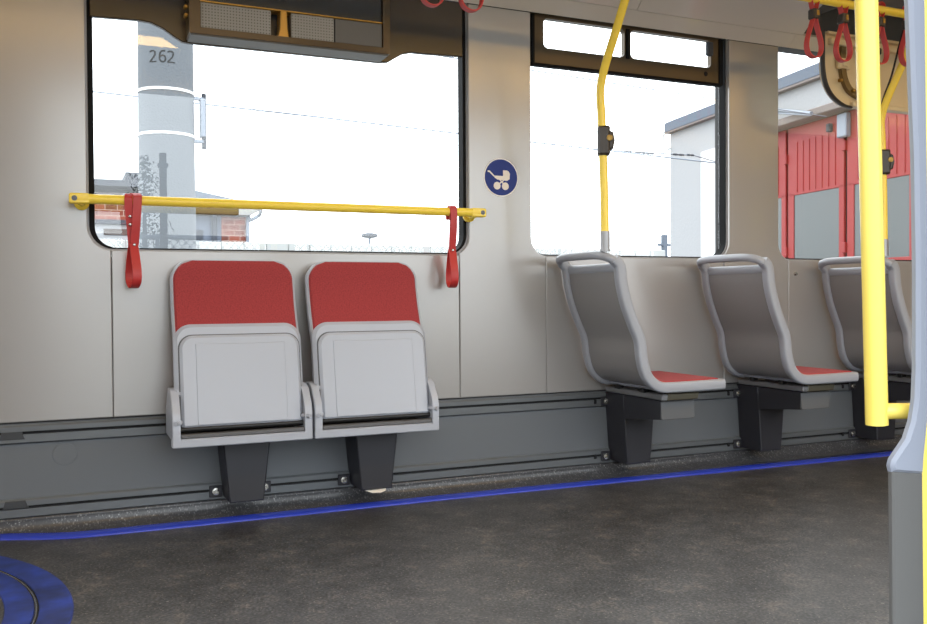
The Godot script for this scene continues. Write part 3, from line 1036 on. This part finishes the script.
func build_rails() -> void:
	# rail across the wide window
	var t := thing("window_rail", "yellow horizontal handrail across the wide window", "handrail", Vector3(-0.692, 1.107, 0.075))
	var b := MB.new()
	b.tube([Vector3(-0.735, 0, 0), Vector3(0.735, 0, 0)] as Array[Vector3], 0.0165, 20)
	put("tube", b, M.yellow, t)
	for sg in [-1.0, 1.0]:
		var e := MB.new()
		e.prism(rrect(-0.032, -0.0172, 0.032, 0.0172, 0.008), -0.012, 0.0155, 0.004)
		var o := put("end_fitting", e, M.yellow, t)
		o.position = Vector3(sg * 0.723, 0, 0)
		var m := MB.new()
		m.xf = Transform3D(Basis(Vector3.RIGHT, PI / 2), Vector3(sg * 0.715, -0.008, -0.075))
		m.lathe([Vector2(0, 0.066), Vector2(0.012, 0.066), Vector2(0.013, 0.02), Vector2(0.024, 0.012), Vector2(0.024, 0.0)], 20)
		put("wall_mount", m, M.yellow, t)
		var s := MB.new()
		s.xf = Transform3D(Basis(Vector3.RIGHT, PI / 2), Vector3(sg * 0.738, 0.0, 0.0155))
		s.lathe([Vector2(0, 0.0015), Vector2(0.004, 0.001), Vector2(0.005, 0.0025), Vector2(0.0085, 0.002), Vector2(0.009, 0.0)], 14)
		put("screw", s, M.rail_metal, t)
	belt_strap("red leather strap over the left end of the window rail", Vector3(-1.25, 1.107, 0.075), 0.014, 0.25)
	belt_strap("red leather strap over the right end of the window rail", Vector3(-0.082, 1.107, 0.075), 0.001, -0.12)
	# ceiling rail along the seats
	var c := thing("ceiling_rail", "yellow handrail below the ceiling carrying red loop handles", "handrail", Vector3(0, 1.945, 0.6))
	var ct := MB.new()
	ct.tube([Vector3(-4.5, 0, 0), Vector3(4.1, 0, 0)] as Array[Vector3], 0.0165, 18)
	put("tube", ct, M.yellow, c)
	for x in [-3.0, -1.7, 0.9, 2.6]:
		var h := MB.new()
		h.tube([Vector3(x, 0, 0), Vector3(x, 0.235, 0)] as Array[Vector3], 0.012, 12)
		put("hanger", h, M.yellow, c)
	ceiling_loop("red loop handle left of its neighbour above the wide window's end", Vector3(-0.37, 1.945, 0.6))
	ceiling_loop("red loop handle above the pillar with the pram sign", Vector3(-0.232, 1.945, 0.6))
	ceiling_loop("red loop handle in front of the end of the ceiling cove, leftmost of four", Vector3(1.256, 1.945, 0.6))
	ceiling_loop("red loop handle in front of the beige flap's left edge", Vector3(1.411, 1.945, 0.6))
	ceiling_loop("red loop handle half hidden behind the thick yellow pole", Vector3(1.615, 1.955, 0.6))
	ceiling_loop("red loop handle mostly hidden behind the grey door post", Vector3(1.775, 1.965, 0.6))
	seat_pole("yellow pole with stop button on the seat nearest the folded seats", 0.408)
	seat_pole("yellow pole with stop button behind the thick yellow pole", 1.865)

func build_door_post() -> void:
	# the thick pole in front
	var t := thing("door_pole", "thick yellow vertical pole in the right foreground", "pole", Vector3(-0.306, 0.572, 2.28))
	var b := MB.new()
	b.tube([Vector3(0, 0.0, 0), Vector3(-0.024, 0.656, 0), Vector3(-0.058, 1.612, 0)] as Array[Vector3], 0.0168, 24)
	put("tube", b, M.pale_yellow, t)
	var a := MB.new()
	a.tube([Vector3(-0.004, 0.021, 0), Vector3(0.05, 0.021, 0.02)] as Array[Vector3], 0.0125, 20)
	put("side_arm", a, M.pale_yellow, t)
	# portal post
	var p := thing("door_post", "pale grey flared door post with yellow edge in the right foreground", "post", Vector3(0, 0, 2.32))
	var sh := poly([[-0.31, 2.19], [-0.297, 1.22], [-0.283, 0.98], [-0.279, 0.82], [-0.2785, 0.66], [-0.281, 0.615], [-0.288, 0.582], [-0.3, 0.556], [-0.318, 0.538], [-0.329, 0.527], [-0.332, 0.517], [-0.329, 0.508], [-0.265, 0.499], [-0.262, 0.53], [-0.255, 0.58], [-0.251, 0.66], [-0.253, 0.82], [-0.258, 1.0], [-0.263, 1.22], [-0.276, 2.19]])
	var s := MB.new()
	s.prism(sh, 0.0, 0.012, 0.005, 50)
	put("cover", s, M.post_grey, p)
	var k := MB.new()
	k.prism(poly([[-0.329, 0.51], [-0.323, 0.0], [-0.256, 0.0], [-0.265, 0.502]]), 0.001, 0.010, 0.003)
	put("kick_panel", k, M.post_kick, p)
	var y := MB.new()
	y.prism(poly([[-0.276, 2.19], [-0.2635, 1.22], [-0.2585, 1.0], [-0.2535, 0.82], [-0.2515, 0.66], [-0.2555, 0.58], [-0.2625, 0.53], [-0.2655, 0.499], [-0.257, 0.0], [-0.22, 0.0], [-0.22, 2.19]]), 0.0, 0.009, 0.003, 50)
	put("yellow_edge", y, M.pale_yellow, p)
	var sc := MB.new()
	sc.xf = Transform3D(Basis(Vector3.RIGHT, PI / 2), Vector3(-0.2505, 0.482, 0.0085))
	sc.lathe([Vector2(0, 0.004), Vector2(0.004, 0.0035), Vector2(0.0055, 0.0)], 14)
	put("screw", sc, M.steel, p)

func build_small() -> void:
	# pram sign
	var t := thing("pram_sign", "round blue sticker with a white pram on the wall pillar", "sign", Vector3(0.171, 1.262, 0.0))
	var rim := MB.new()
	rim.prism(MB.circle(0.078, 0.078, 48), 0.0, 0.0012)
	put("rim", rim, M.sign_white, t)
	var disc := MB.new()
	disc.prism(MB.circle(0.0735, 0.0735, 48), 0.001, 0.0017)
	put("disc", disc, M.sign_blue, t)
	var s := MB.new()
	var k := 0.078
	var sc := func(a: Array) -> PackedVector2Array:
		var p := PackedVector2Array()
		for q in a:
			p.append(Vector2(q[0] * k, q[1] * k))
		return p
	s.prism(sc.call([[-0.44, 0.08], [0.11, 0.08], [0.11, 0.38], [0.34, 0.38], [0.45, 0.32], [0.51, 0.2], [0.49, -0.07], [0.34, -0.17], [-0.22, -0.12], [-0.38, -0.03]]), 0.0015, 0.0022)
	s.prism(sc.call([[-0.78, 0.33], [-0.66, 0.33], [-0.38, 0.07], [-0.44, 0.03], [-0.69, 0.25], [-0.78, 0.25]]), 0.0015, 0.0022)
	s.prism(sc.call([[-0.14, -0.1], [-0.06, -0.1], [0.16, -0.3], [0.1, -0.34]]), 0.0015, 0.0021)
	s.prism(sc.call([[0.2, -0.14], [0.12, -0.14], [-0.12, -0.3], [-0.06, -0.34]]), 0.0015, 0.00205)
	for c in [[-0.24, -0.44], [0.24, -0.45]]:
		var w := MB.circle(0.2 * k, 0.2 * k, 28)
		for q in w.size():
			w[q] += Vector2(c[0], c[1]) * k
		s.prism(w, 0.0015, 0.0023)
	put("pram_symbol", s, M.sticker_white, t)
	# screw on the panel behind the seats
	var sw := MB.new()
	sw.xf = Transform3D(Basis(Vector3.RIGHT, PI / 2), Vector3(1.741, 0.876, 0))
	sw.lathe([Vector2(0, 0.012), Vector2(0.007, 0.011), Vector2(0.009, 0.007), Vector2(0.009, 0.0)], 14)
	put("screw", sw, M.steel, get_node("wall_far"))
	# turntable ring in the floor
	var r := thing("floor_ring", "blue ring set in the dark floor at the lower left", "floor ring", Vector3(-2.373, 0, 0.834))
	for q in [["outer_band", 0.842, 0.922], ["inner_band", 0.764, 0.832]]:
		var b := MB.new()
		b.lathe([Vector2(q[1], 0.0), Vector2(q[1] + 0.002, 0.003), Vector2(q[2] - 0.002, 0.003), Vector2(q[2], 0.0)], 128)
		put(q[0], b, M.ring_blue, r)
	var gr := MB.new()
	gr.lathe([Vector2(0.832, 0.0008), Vector2(0.842, 0.0008)], 128)
	put("groove", gr, M.groove, r)
	var gs := MB.new()
	gs.lathe([Vector2(0.834, 0.001), Vector2(0.836, 0.0022), Vector2(0.838, 0.001)], 128)
	put("groove_wire", gs, M.steel, r)
	# open service flap hanging from the ceiling
	var f := thing("service_flap", "open beige service flap hanging from the ceiling at the right", "flap", Vector3(1.66, 1.63, 0.25))
	var fp := poly([[0.0, 0.33], [0.0, 0.19]])
	fp.append_array(arc(0.17, 0.17, 0.17, 180, 270, 10))
	fp.append_array(poly([[1.1, 0.004], [1.1, 0.33]]))
	var fb := MB.new()
	fb.prism(fp, -0.02, 0.0, 0.003)
	put("flap_shell", fb, M.flap_beige, f)
	var rimb := MB.new()
	rimb.sweep(curve([Vector3(0.0, 0.33, 0.0), Vector3(0.0, 0.25, 0.0), Vector3(0.002, 0.16, 0.0), Vector3(0.02, 0.09, 0.0), Vector3(0.06, 0.04, 0.0), Vector3(0.12, 0.008, 0.0), Vector3(0.17, 0.0, 0.0)], 5), [MB.circle(0.014, 0.007, 10)], Vector3(0, 0, 1))
	put("edge_seal", rimb, M.button_housing, f)
	var lb := MB.new()
	lb.box(Vector3(0.63, 0.012, 0.006), Vector3(0.93, 0.022, 0.03), 0.003)
	lb.box(Vector3(0.56, 0.285, 0.008), Vector3(1.06, 0.03, 0.03), 0.004)
	lb.box(Vector3(0.56, 0.32, 0.004), Vector3(1.1, 0.012, 0.04), 0.003)
	put("stiffener", lb, M.flap_beige, f)
	var bt := MB.new()
	bt.sweep(curve([Vector3(0.105, 0.265, 0.012), Vector3(0.105, 0.18, 0.012), Vector3(0.118, 0.12, 0.012), Vector3(0.15, 0.075, 0.012), Vector3(0.21, 0.05, 0.012)], 4), [PackedVector2Array([Vector2(-0.01, -0.014), Vector2(-0.01, 0.014), Vector2(0.01, 0.014), Vector2(0.01, -0.014)])], Vector3(0, 0, 1), false)
	put("latch_arm", bt, M.flap_dark, f)
	var lt := MB.new()
	lt.box(Vector3(0.11, 0.19, 0.014), Vector3(0.075, 0.05, 0.02), 0.004)
	lt.box(Vector3(0.11, 0.19, 0.026), Vector3(0.03, 0.03, 0.01), 0.003)
	put("latch_block", lt, M.flap_beige, f)
	for q in [[0.16, 0.07], [0.2, 0.06], [0.08, 0.11]]:
		var nb := MB.new()
		nb.box(Vector3(q[0], q[1], 0.026), Vector3(0.018, 0.016, 0.02), 0.004)
		put("nut", nb, M.brass, f)
	for x in [0.3, 0.62]:
		var st := MB.new()
		st.box(Vector3(x, 0.265, 0.024), Vector3(0.06, 0.03, 0.02), 0.004)
		put("hinge_bracket", st, M.button_housing, f)
	# loose cable and flap stay
	var cb := MB.new()
	cb.tube(curve([Vector3(2.17, 2.3, 0.3), Vector3(2.13, 2.1, 0.31), Vector3(2.06, 1.93, 0.32), Vector3(2.02, 1.78, 0.31), Vector3(1.975, 1.66, 0.3), Vector3(1.97, 1.58, 0.3)], 5), 0.0045, 10)
	tag(put("loose_cable", cb, M.black), "thin black cable dangling from the ceiling recess", "cable")
	var gs2 := MB.new()
	gs2.tube([Vector3(2.09, 2.29, 0.28), Vector3(1.95, 1.9, 0.29), Vector3(1.92, 1.76, 0.29)] as Array[Vector3], 0.0035, 10)
	tag(put("flap_stay", gs2, M.steel), "thin pale metal stay between the ceiling recess and the flap", "stay")

func build_outside() -> void:
	var g := MB.new()
	g.box(Vector3(10, -0.4, 0), Vector3(140, 0.1, 140))
	put("ground", g, M.asphalt).set_meta("kind", "structure")
	# overhead line mast with painted number
	var t := thing("concrete_mast", "thick grey round mast numbered 262 outside the wide window", "mast", Vector3(-0.58, -0.35, -5.5))
	var sh := MB.new()
	sh.lathe([Vector2(0.262, 0), Vector2(0.238, 5.5)], 48)
	put("shaft", sh, M.concrete, t)
	for y in [3.035, 2.635]:
		var b := MB.new()
		var rr: float = 0.262 - 0.024 * y / 5.5
		b.lathe([Vector2(rr, y - 0.013), Vector2(rr + 0.006, y - 0.012), Vector2(rr + 0.006, y + 0.012), Vector2(rr, y + 0.013)], 48)
		put("band", b, M.white_paint, t)
	var tm := TextMesh.new()
	tm.text = "262"
	var sf := SystemFont.new()
	sf.font_names = PackedStringArray(["Droid Sans"])
	tm.font = sf
	tm.font_size = 32
	tm.pixel_size = 0.0046
	tm.depth = 0.004
	tm.curve_step = 1.0
	var num := share("number", bend_text(tm, 0.2495), M.stencil, t, Vector3(0, 3.315, 0))
	num.rotation.y = -0.22
	var br := MB.new()
	br.box(Vector3(0.28, 3.0, 0.05), Vector3(0.1, 0.03, 0.04), 0.004)
	br.box(Vector3(0.28, 2.6, 0.05), Vector3(0.1, 0.03, 0.04), 0.004)
	put("bracket_arm", br, M.galvanised, t)
	var bd := MB.new()
	bd.box(Vector3(0.318, 2.82, 0.05), Vector3(0.05, 0.36, 0.09), 0.008)
	put("bracket_plate", bd, M.galvanised, t)
	var bn := MB.new()
	bn.tube([Vector3(0.333, 2.53, 0.05), Vector3(0.333, 3.05, 0.05)] as Array[Vector3], 0.022, 10)
	put("bracket_rod", bn, M.slate, t)
	# wires
	var wires := [
		["pale overhead wire crossing the wide window", [Vector3(-12, 3.97, -10), Vector3(-1.06, 3.61, -10), Vector3(1.78, 3.51, -10), Vector3(4.39, 3.41, -10), Vector3(5.66, 3.36, -10), Vector3(10.4, 3.19, -10)]],
		["upper thin overhead wire crossing the middle window", [Vector3(5, 5.81, -14), Vector3(7.84, 5.69, -14), Vector3(12.98, 5.47, -14), Vector3(16.4, 5.33, -14)]],
		["lower overhead wire with insulators crossing the middle window", [Vector3(9.4, 4.07, -14), Vector3(12.2, 4.1, -14), Vector3(17.6, 4.3, -17.5)]]]
	for w in wires:
		var n := thing("overhead_wire", w[0], "wire", Vector3.ZERO, 0.0, "overhead wires")
		var b := MB.new()
		var pth: Array[Vector3] = []
		for p in w[1]:
			pth.append(p)
		b.tube(pth, 0.013, 6, Vector3(0, 1, 0.1))
		put("cable", b, M.galvanised, n)
		if w[0].begins_with("pale"):
			var ap := MB.new()
			ap.tube([Vector3(10.4, -0.35, -10), Vector3(10.4, 3.3, -10)] as Array[Vector3], 0.06, 10, Vector3(1, 0, 0.1))
			put("anchor_post", ap, M.galvanised, n)
		if w[0].begins_with("lower"):
			for q in [[9.55, 4.075, 0.12], [10.35, 4.075, 0.1], [10.7, 4.075, 0.16], [10.95, 4.07, 0.1], [11.75, 4.09, 0.16], [12.1, 4.1, 0.1]]:
				var ins := MB.new()
				ins.xf = Transform3D(Basis(Vector3(0, 0, 1), -PI / 2), Vector3(q[0], q[1], -14))
				ins.lathe([Vector2(0, -q[2]), Vector2(0.02, -q[2]), Vector2(0.028, -q[2] * 0.4), Vector2(0.016, 0), Vector2(0.028, q[2] * 0.4), Vector2(0.02, q[2]), Vector2(0, q[2])], 10)
				put("insulator", ins, M.slate, n)
	# low white wall along the road
	var fw := thing("white_boundary_wall", "low white panelled boundary wall beyond the mast", "wall", Vector3(-6, -0.35, -9.0))
	for k in 46:
		var b := MB.new()
		b.box(Vector3(k * 0.3, 0.94, 0), Vector3(0.292, 1.88, 0.06), 0.01)
		put("panel", b, M.fence_white, fw)
	# mushroom lamp
	var ml := thing("mushroom_lamp", "small grey mushroom shaped lamp above the white boundary wall", "lamp", Vector3(3.5, -0.35, -12))
	var mp := MB.new()
	mp.lathe([Vector2(0.024, 0), Vector2(0.02, 2.2)], 12)
	put("post", mp, M.galvanised, ml)
	var mh := MB.new()
	mh.lathe([Vector2(0.02, 2.17), Vector2(0.11, 2.19), Vector2(0.15, 2.21), Vector2(0.145, 2.25), Vector2(0.06, 2.275), Vector2(0, 2.28)], 24)
	put("hat", mh, M.slate, ml)
	# house at the left
	var h1 := thing("brick_house", "flat roofed brick and white house left of the mast", "house", Vector3(-3.2, -0.35, -20))
	var b1 := MB.new()
	b1.box(Vector3(1.65, 1.85, -3), Vector3(3.5, 3.7, 6))
	put("wall", b1, M.plaster_white, h1)
	for q in [["brick_band", M.brick, -0.1, 3.44, 3.0, 3.46, 0.03], ["roof", M.slate, -0.2, 3.5, 3.82, 3.98, 0.3], ["ledge", M.slate, -0.1, 3.48, 2.93, 3.04, 0.1], ["chimney", M.slate, 3.1, 3.46, 3.9, 4.2, 0.1]]:
		var b := MB.new()
		b.box(Vector3((q[2] + q[3]) / 2, (q[4] + q[5]) / 2, -1.0 + q[6]), Vector3(q[3] - q[2], q[5] - q[4], 2.0), 0.01)
		put(q[0], b, q[1], h1)
	for q in [[0.4, 3.05, 3.53, 3.7], [2.6, 3.5, 2.67, 2.82], [0.4, 1.8, 2.2, 2.82]]:
		var b := MB.new()
		b.box(Vector3((q[0] + q[1]) / 2, (q[2] + q[3]) / 2, 0.0), Vector3(q[1] - q[0], q[3] - q[2], 0.06), 0.01)
		put("window", b, M.window_pane_dark, h1)
	# house right of the mast
	var h2 := thing("gabled_house", "small house with grey roof and brick wall right of the mast", "house", Vector3(0.9, -0.35, -20))
	var w2 := MB.new()
	w2.box(Vector3(0.385, 1.6, -2), Vector3(1.83, 3.2, 4))
	put("wall", w2, M.wall_blue, h2)
	var w3 := MB.new()
	w3.box(Vector3(1.58, 1.6, -1.98), Vector3(0.62, 3.2, 4))
	put("brick_wall", w3, M.brick, h2)
	var rf := MB.new()
	rf.prism(poly([[-0.55, 4.0], [0.6, 3.8], [2.3, 3.48], [2.3, 3.4], [-0.55, 3.42]]), -4.3, 0.3)
	put("roof", rf, M.roof_grey, h2)
	var ev := MB.new()
	ev.box(Vector3(0.56, 3.32, 0.1), Vector3(2.18, 0.2, 0.5), 0.02)
	put("eave", ev, M.eave_brown, h2)
	var es := MB.new()
	es.prism(poly([[1.65, 3.22], [1.95, 3.22], [2.25, 3.4], [2.25, 3.44], [1.65, 3.42]]), -4.0, 0.34)
	put("gable_soffit", es, M.plaster_white, h2)
	var dp := MB.new()
	dp.tube(curve([Vector3(2.2, 3.42, 0.36), Vector3(2.17, 3.25, 0.36), Vector3(2.08, 3.17, 0.3), Vector3(1.96, 3.1, 0.2), Vector3(1.91, 3.0, 0.1), Vector3(1.91, 0.0, 0.1)], 4), 0.045, 10, Vector3(1, 0, 0.2))
	put("downpipe", dp, M.galvanised, h2)
	var po := MB.new()
	po.box(Vector3(1.08, 1.84, 0.1), Vector3(0.12, 3.68, 0.12), 0.02)
	put("corner_post", po, M.slate, h2)
	var wd := MB.new()
	wd.box(Vector3(0.72, 2.72, 0.0), Vector3(0.2, 0.26, 0.06), 0.01)
	put("window", wd, M.slate, h2)
	# white building with red folding doors, its front square to the bus
	var s := thing("garage_building", "white building with grey roof edge and red folding doors at the right", "building", Vector3(18.757, -0.35, -23.954), deg_to_rad(-98.8))
	var wb := MB.new()
	wb.box(Vector3(10.2, 3.5, -6), Vector3(19.6, 7.0, 12))
	put("wall", wb, M.plaster_white, s)
	var ro := MB.new()
	ro.box(Vector3(10.3, 7.22, -6), Vector3(20.0, 0.36, 12.4), 0.03)
	put("roof", ro, M.roof_grey, s)
	var rg := MB.new()
	rg.box(Vector3(10.3, 7.02, -5.9), Vector3(19.8, 0.06, 12.2))
	put("roof_underside", rg, M.soffit, s)
	var gu := MB.new()
	gu.tube(curve([Vector3(0.25, 7.08, 0.12), Vector3(0.1, 7.0, 0.12), Vector3(0.06, 6.75, 0.12), Vector3(0.25, 6.55, 0.12), Vector3(0.42, 6.45, 0.06)], 5), 0.06, 8, Vector3(0, 0, 1))
	put("gutter_pipe", gu, M.white_paint, s)
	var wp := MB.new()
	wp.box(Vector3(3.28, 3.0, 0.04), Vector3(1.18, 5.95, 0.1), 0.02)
	put("window_reflection", wp, M.white_paint, s)  # white board standing in for a bright window reflection in the pane
	var cn := MB.new()
	cn.box(Vector3(11.6, 5.98, 0.3), Vector3(13.2, 0.2, 0.6), 0.02)
	put("canopy", cn, M.soffit, s)
	var rw := MB.new()
	rw.box(Vector3(11.5, 2.95, 0.03), Vector3(12.8, 5.86, 0.06))
	put("door_surround", rw, M.dark_gap, s)
	for k in 5:
		var x0 := 5.12 + 2.5 * k
		var d := MB.new()
		var x1 := x0 + 2.38
		d.box(Vector3((x0 + x1) / 2, 4.9, 0.1), Vector3(x1 - x0, 1.92, 0.08), 0.01)
		d.box(Vector3(x0 + 0.13, 2.0, 0.1), Vector3(0.26, 4.0, 0.08), 0.01)
		d.box(Vector3(x1 - 0.1, 2.0, 0.1), Vector3(0.2, 4.0, 0.08), 0.01)
		d.box(Vector3((x0 + x1) / 2, 1.0, 0.1), Vector3(x1 - x0 - 0.3, 2.04, 0.07), 0.01)
		var o := put("folding_door", d, M.garage_red, s)
		var gw := MB.new()
		gw.box(Vector3((x0 + x1) / 2 + 0.03, 2.98, 0.1), Vector3(x1 - x0 - 0.46, 1.94, 0.03))
		put("glazing", gw, M.garage_glass, o)
		for j in 7:
			var rbm := MB.new()
			rbm.box(Vector3(x0 + 0.42 + 0.27 * j, 4.72, 0.145), Vector3(0.025, 1.4, 0.02))
			put("rib", rbm, M.garage_red, o)
		for y in [5.0, 2.35]:
			var hb := MB.new()
			hb.box(Vector3(x1 + 0.04, y, 0.15), Vector3(0.13, 0.28, 0.1), 0.02)
			put("hinge", hb, M.garage_red, o)
	var bx := MB.new()
	bx.box(Vector3(10.12, 5.5, 0.24), Vector3(0.36, 0.62, 0.18), 0.03)
	put("switch_box", bx, M.galvanised, s)
	var lp := MB.new()
	lp.box(Vector3(9.5, 5.55, 0.2), Vector3(0.14, 0.22, 0.14), 0.02)
	put("wall_vent", lp, M.slate, s)
	var ar := MB.new()
	ar.tube([Vector3(6.2, 6.75, 0.4), Vector3(9.7, 5.86, 0.9)] as Array[Vector3], 0.05, 8)
	ar.tube([Vector3(6.2, 6.62, 0.4), Vector3(9.7, 5.82, 0.9)] as Array[Vector3], 0.03, 8)
	put("stay_arm", ar, M.galvanised, s)
	# far tower and green slope
	var tw := thing("distant_tower", "tiny grey tower far off by the white building's corner", "tower", Vector3(30.6, -0.35, -40))
	var tb := MB.new()
	tb.box(Vector3(0, 2.3, 0), Vector3(0.32, 4.8, 0.32), 0.05)
	put("shaft", tb, M.roof_grey, tw)
	var tc := MB.new()
	tc.box(Vector3(0, 4.1, 0), Vector3(0.9, 0.14, 0.2), 0.02)
	put("crossarm", tc, M.roof_grey, tw)
	var gh := MB.new()
	gh.prism(poly([[-9, 0], [-6, 2.6], [-2, 3.35], [2, 3.7], [6, 3.6], [10, 2.8], [14, 0]]), -6, 0, 0.4)
	var go := put("green_bank", gh, M.grass_green)
	go.position = Vector3(30, -0.35, -46)
	tag(go, "faint green grassy bank far beyond the middle window", "bank")

func bend_text(tm: TextMesh, r: float) -> ArrayMesh:
	# wraps flat lettering round a vertical cylinder of radius r
	var a := tm.get_mesh_arrays()
	var vv: PackedVector3Array = a[Mesh.ARRAY_VERTEX]
	var nn: PackedVector3Array = a[Mesh.ARRAY_NORMAL]
	for k in vv.size():
		var ang := vv[k].x / r
		var rad := r + vv[k].z
		vv[k] = Vector3(sin(ang) * rad, vv[k].y, cos(ang) * rad)
		nn[k] = nn[k].rotated(Vector3.UP, ang)
	var b := []
	b.resize(Mesh.ARRAY_MAX)
	b[Mesh.ARRAY_VERTEX] = vv
	b[Mesh.ARRAY_NORMAL] = nn
	b[Mesh.ARRAY_INDEX] = a[Mesh.ARRAY_INDEX]
	var am := ArrayMesh.new()
	am.add_surface_from_arrays(Mesh.PRIMITIVE_TRIANGLES, b)
	return am

func build_behind() -> void:
	# what the wide window mirrors, across the yard behind the camera
	var p := thing("utility_pole", "wooden utility pole in the yard mirrored in the wide window", "pole", Vector3(0.02, -0.35, 12.0))
	var b := MB.new()
	b.lathe([Vector2(0.07, 0), Vector2(0.055, 3.5), Vector2(0, 3.5)], 12)
	put("shaft", b, M.bark, p)
	var c := MB.new()
	c.box(Vector3(0, 3.3, 0), Vector3(0.16, 0.08, 0.12), 0.01)
	put("cap", c, M.slate, p)
	var f := thing("chain_link_fence", "chain link fence in the yard mirrored in the wide window", "fence", Vector3(0, -0.35, 13.0))
	var rl := MB.new()
	rl.tube([Vector3(-8, 2.2, 0), Vector3(8, 2.2, 0)] as Array[Vector3], 0.04, 8)
	put("top_rail", rl, M.galvanised, f)
	for k in 7:
		var po := MB.new()
		po.tube([Vector3(-8 + k * 2.67, 0, 0), Vector3(-8 + k * 2.67, 2.25, 0)] as Array[Vector3], 0.035, 8, Vector3(1, 0, 0.1))
		put("post", po, M.galvanised, f)
	var me := MB.new()
	var step := 0.14
	for k in range(-60, 60):
		for sg in [-1.0, 1.0]:
			var x: float = k * step
			me.sweep([Vector3(x, 1.2, 0), Vector3(x + sg * 1.0, 2.2, 0)] as Array[Vector3], [MB.circle(0.006, 0.006, 4)], Vector3(0, 0, 1), false)
	var mo := put("mesh", me, M.galvanised, f)
	mo.set_meta("kind", "stuff")
	var t := thing("yard_tree", "loose leafy tree in the yard mirrored in the wide window", "tree", Vector3(-0.12, -0.35, 14.0))
	var tr := MB.new()
	tr.lathe([Vector2(0.08, 0), Vector2(0.05, 2.0), Vector2(0.01, 3.4)], 10)
	put("trunk", tr, M.bark, t)
	var rng := RandomNumberGenerator.new()
	rng.seed = 5
	var lv := MB.new()
	for k in 800:
		var y := rng.randf_range(1.3, 3.75)
		var w := 0.55 * (1.0 - (y - 1.3) / 2.6) + 0.06
		var q := Vector3(rng.randfn(0, w * 0.55), y, rng.randfn(0, w * 0.55))
		var u := Vector3(rng.randf() - 0.5, rng.randf() - 0.5, rng.randf() - 0.5).normalized()
		var e := u.cross(Vector3(rng.randf() - 0.5, rng.randf() - 0.5, rng.randf() + 0.1)).normalized()
		lv.flat(q, q + u * 0.035 + e * 0.018, q + u * 0.07, q + u * 0.035 - e * 0.018, Vector3(0, 1, 0.01))
	var lo := put("foliage", lv, M.leaf, t)
	lo.set_meta("kind", "stuff")
